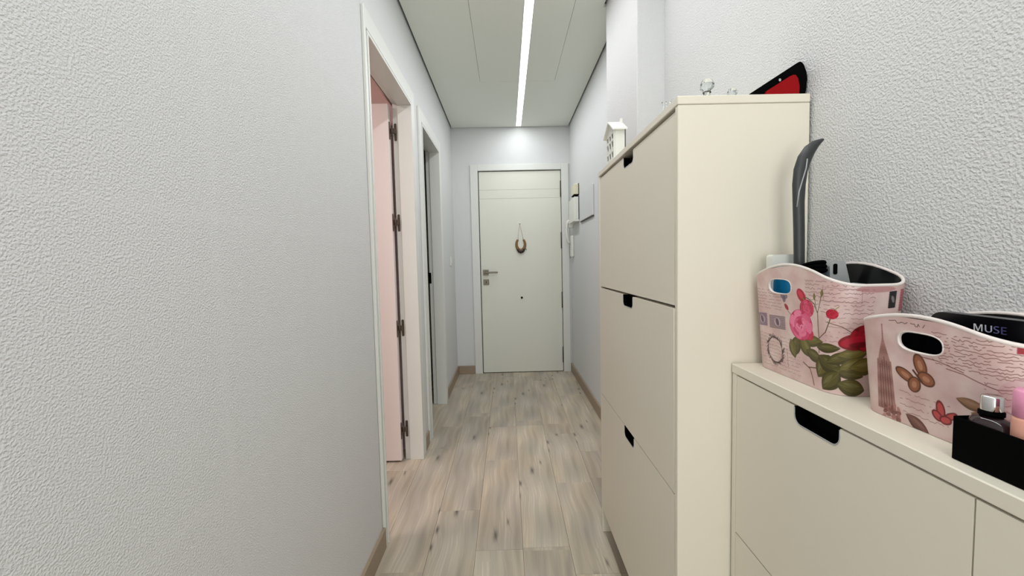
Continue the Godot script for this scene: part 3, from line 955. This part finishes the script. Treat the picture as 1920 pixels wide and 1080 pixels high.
func build_doors() -> void:
	# first doorway with its leaf swung into the pink room
	var d1 := thing("door_1", "open white inner door with brown hinges in the nearest left doorway", "door")
	d1.set_meta("kind", "structure")
	doorway(d1, -1.692, -2.420, 2.008, 0.020)
	var leaf := bpart("leaf", Vector3(-1.350, 0.010, -2.428), Vector3(-0.6265, 2.008, -2.390), M.leaf, d1, 0.002)
	for y in [1.865, 1.365, 0.770, 0.182]:
		var st := begin()
		var plate := rounded(0.014, 0.096, 0.006, 4)
		prism(st, plate, 0.003, Transform3D(Basis.IDENTITY, Vector3(-0.601, y, -2.4335)))
		prism(st, rounded(0.013, 0.096, 0.005, 4), 0.003, Transform3D(Basis(Vector3(0, 0, 1), Vector3(0, 1, 0), Vector3(-1, 0, 0)), Vector3(-0.6225, y, -2.397)))
		box(st, Vector3(-0.634, y - 0.012, -2.418), Vector3(-0.596, y + 0.016, -2.412), 0.001)
		put("hinge", st, M.hinge, d1)
		st = begin(false)
		lathe(st, [Vector2(0, -0.03), Vector2(0.0045, -0.03), Vector2(0.0045, 0.03), Vector2(0, 0.03)], 10, Transform3D(Basis.IDENTITY, Vector3(-0.6155, y, -2.409)))
		put("hinge_pin", st, M.hinge, d1)
	# second doorway, dark room behind, strike plate on the far jamb
	var d2 := thing("door_2", "second white doorway on the left, opening to an unlit room", "door")
	d2.set_meta("kind", "structure")
	doorway(d2, -2.738, -3.385, 1.993, 0.072)
	bpart("leaf", Vector3(-1.290, 0.010, -2.770), Vector3(-0.650, 1.993, -2.768 + 0.036), M.trim, d2, 0.002)
	bpart("strike_plate", Vector3(-0.622, 0.975, -3.3965), Vector3(-0.600, 1.060, -3.3945), M.black, d2, 0.0005)
	# entrance door
	var d3 := thing("door_3", "white entrance door with steel lever handle at corridor end", "door")
	d3.set_meta("kind", "structure")
	var zf := ZE + 0.014
	bpart("architrave", Vector3(-0.343, 0, ZE), Vector3(-0.268, 2.096, zf), M.trim, d3, 0.002)
	bpart("architrave", Vector3(0.5605, 0, ZE), Vector3(0.632, 2.096, zf), M.trim, d3, 0.002)
	bpart("architrave", Vector3(-0.2675, 2.0365, ZE), Vector3(0.560, 2.096, zf), M.trim, d3, 0.002)
	var st := begin()
	box(st, Vector3(-0.274, 0, ZE - 0.12), Vector3(-0.268, 2.042, ZE - 0.001), 0.0)
	box(st, Vector3(0.5605, 0, ZE - 0.12), Vector3(0.565, 2.042, ZE - 0.001), 0.0)
	box(st, Vector3(-0.268, 2.0365, ZE - 0.12), Vector3(0.5605, 2.042, ZE - 0.001), 0.0)
	box(st, Vector3(-0.268, 0, ZE - 0.12), Vector3(0.5605, 2.0365, ZE - 0.08), 0.0)
	put("frame_lining", st, M.trim, d3)
	bpart("leaf", Vector3(-0.2590, 0.007, ZE - 0.055), Vector3(0.5545, 2.029, ZE - 0.008), M.door, d3, 0.001)
	bpart("face_board", Vector3(-0.2590, 0.007, ZE - 0.0078), Vector3(0.5545, 1.7620, ZE - 0.0050), M.door, d3, 0.0008)
	bpart("face_board", Vector3(-0.2590, 1.7640, ZE - 0.0078), Vector3(0.5545, 1.8480, ZE - 0.0050), M.door, d3, 0.0008)
	bpart("face_board", Vector3(-0.2590, 1.8500, ZE - 0.0078), Vector3(0.5545, 2.029, ZE - 0.0050), M.door, d3, 0.0008)
	var zl := ZE - 0.005
	for y in [1.848, 1.337, 0.735, 0.175]:
		st = begin(false)
		lathe(st, [Vector2(0, -0.082), Vector2(0.0075, -0.080), Vector2(0.0075, 0.080), Vector2(0, 0.082)], 10, Transform3D(Basis.IDENTITY, Vector3(0.5565, y, zl + 0.005)))
		put("hinge", st, M.dark_metal, d3)
	# lever on a square rose, square lock plate, round viewer
	bpart("handle_rose", Vector3(-0.240, 1.003, zl + 0.0002), Vector3(-0.184, 1.057, zl + 0.010), M.steel, d3, 0.002)
	st = begin()
	box(st, Vector3(-0.224, 1.019, zl + 0.010), Vector3(-0.202, 1.041, zl + 0.050), 0.003)
	box(st, Vector3(-0.224, 1.021, zl + 0.038), Vector3(-0.090, 1.037, zl + 0.052), 0.004)
	put("handle_lever", st, M.steel, d3)
	bpart("lock_plate", Vector3(-0.238, 0.905, zl + 0.0002), Vector3(-0.182, 0.959, zl + 0.010), M.steel, d3, 0.002)
	bpart("lock_slot", Vector3(-0.213, 0.921, zl + 0.0102), Vector3(-0.207, 0.943, zl + 0.011), M.black, d3, 0.0003)
	st = begin(false)
	var face := Transform3D(Basis(Vector3(1, 0, 0), PI / 2), Vector3(0.145, 0.767, zl + 0.0002))
	lathe(st, [Vector2(0.011, 0), Vector2(0.011, 0.004), Vector2(0.007, 0.007), Vector2(0, 0.007)], 16, face)
	put("door_stud", st, M.black, d3)

func build_baskets() -> void:
	var y := 0.8985
	basket("storage_basket", "pink storage basket printed with roses, nearest the tall cabinet", Vector3(0.595, y, -0.803), Vector2(0.055, 0.117), Vector2(0.067, 0.129), 0.042, 0.218, 0.184, Rect2(0.113, 0.161, 0.066, 0.029), rose_print())
	basket("storage_basket", "pink storage basket printed with a tower and butterflies, behind the black box", Vector3(0.598, y, -0.548), Vector2(0.055, 0.100), Vector2(0.0665, 0.109), 0.042, 0.152, 0.130, Rect2(0.122, 0.104, 0.060, 0.027), tower_print())
	# what the rose basket holds
	var st := begin()
	prism(st, rounded(0.052, 0.232, 0.006, 4), 0.020, Transform3D(Basis.IDENTITY, Vector3(0.5770, 0.904 + 0.116, -0.9020)))
	var wb := put("box", st, M.white)
	tag(wb, "plain white box standing at the back of the rose basket", "box")
	st = begin()
	prism(st, rounded(0.104, 0.184, 0.012, 5), 0.016, Transform3D(Basis(Vector3(0, 0, 1), Vector3(0, 1, 0), Vector3(-1, 0, 0)), Vector3(0.5700, 0.904 + 0.093, -0.830)))
	tag(put("container", st, M.blue), "blue container seen through the hand hole of the rose basket", "container")
	# grey wand standing in it
	var wand := thing("grey_wand", "tall grey curved handle of a cleaning tool standing in the rose basket", "tool", Vector3(0.586, 0.9035, -0.850))
	var pts: Array = []
	var rx: Array = []
	var ry: Array = []
	for p in [[0.004, 0.0, 0.009], [0.003, 0.10, 0.0095], [0.000, 0.20, 0.010], [-0.002, 0.28, 0.0105], [-0.004, 0.335, 0.0110], [-0.004, 0.370, 0.0125], [-0.001, 0.398, 0.0135], [0.006, 0.420, 0.0135], [0.016, 0.437, 0.0115], [0.027, 0.448, 0.0080], [0.038, 0.455, 0.0035]]:
		pts.append(Vector3(p[0], p[1], 0))
		ry.append(p[2])
		rx.append(0.0085)
	st = begin(false)
	tube(st, pts, rx, ry, Vector3(0, 0, 1), 16)
	put("handle", st, M.grey, wand)
	st = begin(false)
	var sp := [Vector3(-0.012, 0.325, 0.0075), Vector3(-0.009, 0.355, 0.0082), Vector3(-0.002, 0.380, 0.0084), Vector3(0.004, 0.400, 0.0082), Vector3(0.006, 0.418, 0.0082)]
	tube(st, sp, same(0.0012, 5), same(0.0014, 5), Vector3(0, 0, 1), 6)
	put("seam_strip", st, M.grey_light, wand)
	# grey nozzle with a dark slot, cable and round cap in the basket
	var noz := thing("nozzle", "light grey plastic nozzle with a dark slot, upright in the rose basket", "nozzle", Vector3(0.618, 0.9035, -0.800))
	st = begin()
	prism(st, PackedVector2Array([Vector2(-0.008, 0), Vector2(0.016, 0), Vector2(0.024, 0.170), Vector2(0.012, 0.217), Vector2(-0.010, 0.219), Vector2(-0.017, 0.208), Vector2(-0.014, 0.150)]), 0.022, Transform3D(Basis.IDENTITY, Vector3(0, 0, -0.011)))
	put("shell", st, M.grey_light, noz)
	st = begin()
	prism(st, rounded(0.0075, 0.020, 0.003, 4), 0.001, Transform3D(Basis.IDENTITY, Vector3(-0.007, 0.203, 0.0112)))
	put("slot", st, M.black, noz)
	st = begin(false)
	for k in 3:
		var loop: Array = []
		for a in 17:
			var t := TAU * a / 16.0
			loop.append(Vector3(0.583 + cos(t) * (0.016 - k * 0.002), 1.102 + k * 0.007 + sin(t) * 0.004, -0.806 + sin(t) * 0.022))
		tube(st, loop, same(0.004, 17), same(0.004, 17), Vector3.UP, 8)
	tag(put("cable", st, M.black), "coiled black cable beside the grey nozzle in the rose basket", "cable")
	st = begin(false)
	lathe(st, [Vector2(0.026, -0.175), Vector2(0.027, -0.012), Vector2(0.024, -0.004), Vector2(0.017, 0.001), Vector2(0, 0.003)], 24, Transform3D(Basis.IDENTITY, Vector3(0.602, 1.081, -0.735)))
	tag(put("jar", st, M.grey_light), "round grey lidded jar low in the near end of the rose basket", "jar")
	# dark pouch with lettering inside the other basket
	var pouch := thing("pouch", "dark navy case with pale lettering standing in the tower basket", "pouch", Vector3(0.650, 0.9035, -0.548))
	st = begin()
	prism(st, rounded(0.150, 0.144, 0.020, 6), 0.012, Transform3D(Basis(Vector3(0, 0, 1), Vector3(0, 1, 0), Vector3(-1, 0, 0)) * Basis(Vector3(1, 0, 0), 0.055), Vector3(-0.010, 0.073, 0)))
	put("body", st, M.navy, pouch)
	var f := SystemFont.new()
	f.font_names = PackedStringArray(["Droid Sans"])
	var z := -0.0150
	for ch in [["M", Color(0.88, 0.88, 0.90), 0.0], ["U", Color(0.78, 0.78, 0.86), 0.0135], ["S", Color(0.42, 0.42, 0.62), 0.0240], ["E", Color(0.30, 0.30, 0.50), 0.0320]]:
		var tm := TextMesh.new()
		tm.text = ch[0]
		tm.font = f
		tm.font_size = 32
		tm.pixel_size = 0.00048
		tm.depth = 0.0004
		tm.horizontal_alignment = HORIZONTAL_ALIGNMENT_LEFT
		var o := MeshInstance3D.new()
		o.name = "lettering"
		o.mesh = tm
		o.material_override = mat(ch[1].r, ch[1].g, ch[1].b, 0.5)
		pouch.add_child(o, true)
		o.transform = Transform3D(Basis(Vector3(0, 0, 1), Vector3(0, 1, 0), Vector3(-1, 0, 0)) * Basis(Vector3(1, 0, 0), 0.055) * Basis.from_scale(Vector3(1, 0.8, 1)), Vector3(-0.010, 0.073, 0) + Basis(Vector3(0, 0, 1), Vector3(0, 1, 0), Vector3(-1, 0, 0)) * Basis(Vector3(1, 0, 0), 0.055) * Vector3(z + ch[2], 0.0565, 0.0123))

func build_small_things() -> void:
	var yl := 0.8985
	# black open box with a perfume bottle and a pink tube
	var bb := thing("open_box", "black open box at the near front edge of low cabinet", "box", Vector3(0.521, yl, -0.398))
	bb.rotation.y = -0.0193
	bpart("base", Vector3(-0.017, 0, -0.072), Vector3(0.017, 0.002, 0.072), M.black, bb, 0.0005)
	bpart("wall", Vector3(-0.0185, 0, -0.072), Vector3(-0.0170, 0.0495, 0.072), M.black, bb, 0.0005)
	bpart("wall", Vector3(0.0170, 0, -0.072), Vector3(0.0185, 0.0495, 0.072), M.black, bb, 0.0005)
	bpart("wall", Vector3(-0.017, 0, -0.072), Vector3(0.017, 0.0495, -0.0705), M.black, bb, 0.0005)
	bpart("wall", Vector3(-0.017, 0, 0.0705), Vector3(0.017, 0.0495, 0.072), M.black, bb, 0.0005)
	var pb := thing("perfume_bottle", "smoked glass perfume bottle with silver cap standing in the black box", "bottle", Vector3(0.5215, yl + 0.0022, -0.4475))
	var st := begin(false)
	for s in [[0.0, 0.046, 1.0]]:
		var prof: Array = []
		for q in [[0.0, 0.0], [0.90, 0.0], [1.0, 0.003], [1.0, 0.040], [0.95, 0.047], [0.78, 0.052], [0.40, 0.0555], [0.0, 0.0555]]:
			prof.append(Vector2(q[0], q[1]))
		lathe(st, prof, 28, Transform3D(Basis(Vector3(0.0150, 0, 0), Vector3(0, 1, 0), Vector3(0, 0, 0.0205)), Vector3.ZERO))
	put("body", st, M.smoked_glass, pb)
	st = begin(false)
	lathe(st, [Vector2(0, 0.0556), Vector2(0.0105, 0.0556), Vector2(0.0105, 0.060), Vector2(0, 0.060)], 20)
	put("collar", st, M.black, pb)
	st = begin(false)
	lathe(st, [Vector2(0, 0.0602), Vector2(0.0085, 0.0602), Vector2(0.0090, 0.0615), Vector2(0.0090, 0.0755), Vector2(0.0080, 0.0772), Vector2(0, 0.0772)], 20)
	put("cap", st, M.chrome, pb)
	var tb := thing("pink_tube", "pink capped tube at the right edge of the picture in the black box", "tube", Vector3(0.5210, yl + 0.0022, -0.4140))
	st = begin(false)
	lathe(st, [Vector2(0, 0), Vector2(0.0120, 0), Vector2(0.0120, 0.062), Vector2(0.011, 0.0655), Vector2(0, 0.0655)], 22)
	put("body", st, mat(0.86, 0.62, 0.55, 0.4), tb)
	st = begin(false)
	lathe(st, [Vector2(0, 0.0657), Vector2(0.0115, 0.0657), Vector2(0.0115, 0.091), Vector2(0.0095, 0.0935), Vector2(0, 0.0935)], 22)
	put("cap", st, mat(0.88, 0.58, 0.70, 0.4), tb)
	# little wooden house
	var yt := 1.4805
	var hs := thing("lantern_house", "little white house ornament with cut windows on the tall cabinet's far end", "ornament", Vector3(0.394, yt, -1.672))
	st = begin()
	# gable wall towards the corridor, built of strips round the window holes
	var wz: Array = [0.0, 0.010, 0.034, 0.045, 0.069, 0.080, 0.104, 0.114]
	var wy: Array = [0.0, 0.024, 0.044, 0.060, 0.082, 0.091, 0.108, 0.122]
	for i in 7:
		for j in 7:
			if i % 2 == 1 and j % 2 == 1:
				continue
			box(st, Vector3(0, wy[j], wz[i]), Vector3(0.004, wy[j + 1], wz[i + 1]), 0.0)
	prism(st, PackedVector2Array([Vector2(0, 0.122), Vector2(0.114, 0.122), Vector2(0.057, 0.156)]), 0.004, Transform3D(Basis(Vector3(0, 0, 1), Vector3(0, 1, 0), Vector3(-1, 0, 0)), Vector3(0.004, 0, 0)))
	put("gable_wall", st, M.white, hs)
	bpart("side_wall", Vector3(0.0045, 0, 0.110), Vector3(0.040, 0.122, 0.114), M.white, hs, 0.0005)
	bpart("side_wall", Vector3(0.0045, 0, 0.0), Vector3(0.040, 0.122, 0.004), M.white, hs, 0.0005)
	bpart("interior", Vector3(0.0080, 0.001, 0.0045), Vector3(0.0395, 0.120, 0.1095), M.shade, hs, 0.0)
	st = begin()
	prism(st, PackedVector2Array([Vector2(0, 0), Vector2(0.114, 0), Vector2(0.114, 0.122), Vector2(0.057, 0.156), Vector2(0, 0.122)]), 0.003, Transform3D(Basis(Vector3(0, 0, 1), Vector3(0, 1, 0), Vector3(-1, 0, 0)), Vector3(0.0435, 0, 0)))
	put("back_wall", st, M.gap, hs)
	for s in [-1.0, 1.0]:
		st = begin()
		var run := Vector2(0.072, 0.043)
		prism(st, PackedVector2Array([Vector2(0, 0.1565), Vector2(0, 0.1615), Vector2(run.x, 0.1615 - run.y), Vector2(run.x, 0.1565 - run.y)]), 0.054, Transform3D(Basis(Vector3(0, 0, s), Vector3(0, 1, 0), Vector3(-s, 0, 0)), Vector3(0.046 if s > 0 else -0.008, 0, 0.057)))
		put("roof_panel", st, M.white, hs)
	bpart("chimney", Vector3(0.036, 0.150, 0.062), Vector3(0.044, 0.170, 0.072), M.white, hs, 0.0005)
	# small clear glass pieces
	crystal("glass_figure", "clear glass perfume flacon with round stopper on the tall cabinet", Vector3(0.4915, yt, -1.050), 1.0)
	crystal("glass_figure", "smaller clear glass flacon between the round stopper one and the black case", Vector3(0.5500, yt, -1.045), 0.70)
	st = begin(false)
	for k in 3:
		var b := Vector3(0.404 + k * 0.009, yt, -1.100 - k * 0.004)
		var p: Array = [b, b + Vector3(-0.002, 0.02, 0), b + Vector3(0.002, 0.036, 0), b + Vector3(0.003 * (k - 1), 0.046 + 0.003 * k, 0)]
		tube(st, p, [0.004, 0.003, 0.0022, 0.0012], [0.004, 0.003, 0.0022, 0.0012], Vector3(0, 0, 1), 8)
	tag(put("glass_ornament", st, M.glass), "tiny clear glass ornament with three tips near cabinet's front edge", "ornament")
	# black case with red face, leaning on the wall
	var cs := thing("glasses_case", "black wedge shaped case with a red face on the tall cabinet", "case", Vector3(0.536, yt, -1.020))
	st = begin()
	var poly := PackedVector2Array([Vector2(0.003, 0.0), Vector2(0.122, 0.0), Vector2(0.1265, 0.012), Vector2(0.1285, 0.040), Vector2(0.1265, 0.052), Vector2(0.121, 0.066), Vector2(0.117, 0.0715), Vector2(0.112, 0.0735), Vector2(0.107, 0.0715), Vector2(0.004, 0.008), Vector2(0.001, 0.004)])
	prism(st, poly, 0.070, Transform3D.IDENTITY)
	put("body", st, M.black, cs)
	st = begin()
	prism(st, PackedVector2Array([Vector2(0.034, 0.001), Vector2(0.108, 0.001), Vector2(0.1085, 0.020), Vector2(0.105, 0.036), Vector2(0.100, 0.043), Vector2(0.094, 0.0435), Vector2(0.086, 0.040), Vector2(0.036, 0.010)]), 0.005, Transform3D(Basis.IDENTITY, Vector3(0, 0, 0.0702)))
	put("face", st, M.red, cs)
	st = begin()
	prism(st, rounded(0.005, 0.006, 0.002, 3), 0.003, Transform3D(Basis.IDENTITY, Vector3(0.0665, 0.034, 0.0703)))
	put("clasp", st, M.chrome, cs)
	# horseshoe on the entrance door
	var hz := ZE - 0.0048
	var hh := thing("horseshoe", "brown horseshoe charm hanging by a pale cord on the entrance door", "charm", Vector3(0.1455, 1.305, hz))
	st = begin(false)
	var up: Array = []
	var rr: Array = []
	for k in 25:
		var a := PI * (0.72 + 0.0) + (TAU - PI * 0.44 * 1.0) * 0.0 + lerpf(0.0, 1.56 * PI, k / 24.0)
		up.append(Vector3(cos(a) * 0.043, sin(a) * 0.060, 0.009))
		rr.append(0.010 + 0.006 * sin(PI * k / 24.0))
	tube(st, up, same(0.0085, 25), rr, Vector3(0, 0, 1), 10)
	put("shoe", st, mat(0.50, 0.36, 0.17, 0.35), hh)
	st = begin(false)
	tube(st, [Vector3(-0.034, -0.050, 0.012), Vector3(-0.018, -0.068, 0.014), Vector3(0, -0.074, 0.015), Vector3(0.018, -0.068, 0.014), Vector3(0.034, -0.050, 0.012)], [0.009, 0.013, 0.014, 0.013, 0.009], [0.012, 0.017, 0.019, 0.017, 0.012], Vector3(0, 0, 1), 10)
	put("wrap", st, mat(0.16, 0.07, 0.03, 0.5), hh)
	st = begin(false)
	tube(st, [Vector3(0.03, -0.035, 0.014), Vector3(0.048, -0.046, 0.013), Vector3(0.060, -0.056, 0.010)], [0.003, 0.003, 0.002], [0.003, 0.003, 0.002], Vector3(0, 0, 1), 6)
	put("twig", st, mat(0.22, 0.15, 0.10, 0.7), hh)
	st = begin(false)
	tube(st, [Vector3(-0.027, 0.046, 0.009), Vector3(-0.024, 0.10, 0.007), Vector3(-0.012, 0.170, 0.006), Vector3(-0.006, 0.204, 0.006), Vector3(0.002, 0.170, 0.006), Vector3(0.018, 0.10, 0.007), Vector3(0.027, 0.046, 0.009)], same(0.0022, 7), same(0.0022, 7), Vector3(0, 0, 1), 6)
	put("cord", st, mat(0.78, 0.76, 0.70, 0.8), hh)
	st = begin(false)
	lathe(st, [Vector2(0.010, 0), Vector2(0.010, 0.003), Vector2(0.004, 0.004), Vector2(0.004, 0.010), Vector2(0, 0.011)], 12, Transform3D(Basis(Vector3(1, 0, 0), PI / 2), Vector3(-0.006, 0.208, 0.0002)))
	put("hook", st, M.white, hh)
	# fittings on the far right wall
	var fb := thing("fuse_box", "white fuse box jutting from the far right wall above the intercom", "fuse box", Vector3(XF - 0.001, 1.475, -3.785))
	bpart("body", Vector3(-0.046, 0.016, -0.300), Vector3(-0.003, 0.215, 0), M.white, fb, 0.004)
	bpart("mounting_plate", Vector3(-0.003, 0.014, -0.304), Vector3(0, 0.217, 0.002), M.black, fb, 0.0005)
	bpart("bottom_lip", Vector3(-0.052, 0.0, -0.304), Vector3(0, 0.0155, 0.004), M.white, fb, 0.002)
	var ch := thing("door_chime", "small beige door chime mounted just above the fuse box", "chime", Vector3(XF - 0.001, 1.705, -3.785))
	bpart("cover", Vector3(-0.044, 0.006, -0.150), Vector3(-0.003, 0.098, 0), M.beige, ch, 0.004)
	bpart("back_plate", Vector3(-0.003, 0.0, -0.154), Vector3(0, 0.102, 0.003), M.black, ch, 0.0005)
	bpart("grille_edge", Vector3(-0.044, 0.0, -0.148), Vector3(-0.004, 0.0058, -0.002), M.black, ch, 0.0005)
	var cov := thing("wall_panel", "flat white cover panel on the right wall between fuse box and tall cabinet", "panel", Vector3(XF - 0.0005, 1.462, -3.690))
	bpart("cover", Vector3(-0.012, 0.0, 0.0), Vector3(0, 0.228, 0.54), M.wall_smooth, cov, 0.003)
	bpart("bottom_edge", Vector3(-0.010, -0.006, 0.0), Vector3(0, -0.0004, 0.54), M.gap, cov, 0.0005)
	var ph := thing("intercom", "white intercom handset hanging on the wall right of entrance door", "intercom", Vector3(XF - 0.0005, 1.155, -4.150))
	bpart("base", Vector3(-0.026, 0.010, -0.045), Vector3(0, 0.215, 0.045), M.white, ph, 0.006)
	st = begin(false)
	var hp: Array = []
	for p in [[0.142, -0.036], [0.155, -0.048], [0.20, -0.058], [0.27, -0.062], [0.33, -0.056], [0.352, -0.046], [0.365, -0.034]]:
		hp.append(Vector3(p[1], p[0], 0.0))
	tube(st, hp, [0.018, 0.023, 0.021, 0.020, 0.021, 0.023, 0.016], [0.010, 0.014, 0.011, 0.010, 0.011, 0.014, 0.009], Vector3(0, 0, 1), 14)
	put("handset", st, M.white, ph)
	bpart("cradle", Vector3(-0.044, 0.290, -0.018), Vector3(0, 0.345, 0.018), M.white, ph, 0.004)
	st = begin(false)
	var cp: Array = []
	for k in 40:
		var t := k / 39.0
		cp.append(Vector3(-0.034 - 0.008 * sin(PI * t) + 0.005 * cos(k * 1.6), 0.150 - 0.150 * sin(PI * t * 0.5), 0.050 + 0.005 * sin(k * 1.6)))
	tube(st, cp, same(0.0022, 40), same(0.0022, 40), Vector3(1, 0, 0.2), 6)
	put("cord", st, M.grey_light, ph)
	var sw := thing("light_switch", "white light switch on the left wall beside the entrance door", "switch", Vector3(XL + 0.0003, 1.150, -3.985))
	bpart("plate", Vector3(0, -0.042, -0.042), Vector3(0.008, 0.042, 0.042), M.white, sw, 0.003)
	bpart("rocker", Vector3(0.0082, -0.028, -0.028), Vector3(0.012, 0.028, 0.028), M.white, sw, 0.002)

func crystal(called: String, label: String, at: Vector3, k: float) -> void:
	var root := thing(called, label, "ornament", at)
	var st := begin()
	lathe(st, [Vector2(0, 0), Vector2(0.014 * k, 0), Vector2(0.018 * k, 0.006 * k), Vector2(0.017 * k, 0.030 * k), Vector2(0.009 * k, 0.041 * k), Vector2(0.006 * k, 0.048 * k), Vector2(0, 0.048 * k)], 10)
	put("flask", st, M.glass, root)
	st = begin()
	lathe(st, [Vector2(0, 0.0485 * k), Vector2(0.008 * k, 0.050 * k), Vector2(0.0165 * k, 0.060 * k), Vector2(0.0165 * k, 0.068 * k), Vector2(0.010 * k, 0.078 * k), Vector2(0, 0.080 * k)], 10)
	put("stopper", st, M.glass, root)
	st = begin()
	lathe(st, [Vector2(0.0092 * k, 0.0475 * k), Vector2(0.0100 * k, 0.0490 * k), Vector2(0.0080 * k, 0.0505 * k)], 12)
	put("collar", st, M.dark_metal, root)
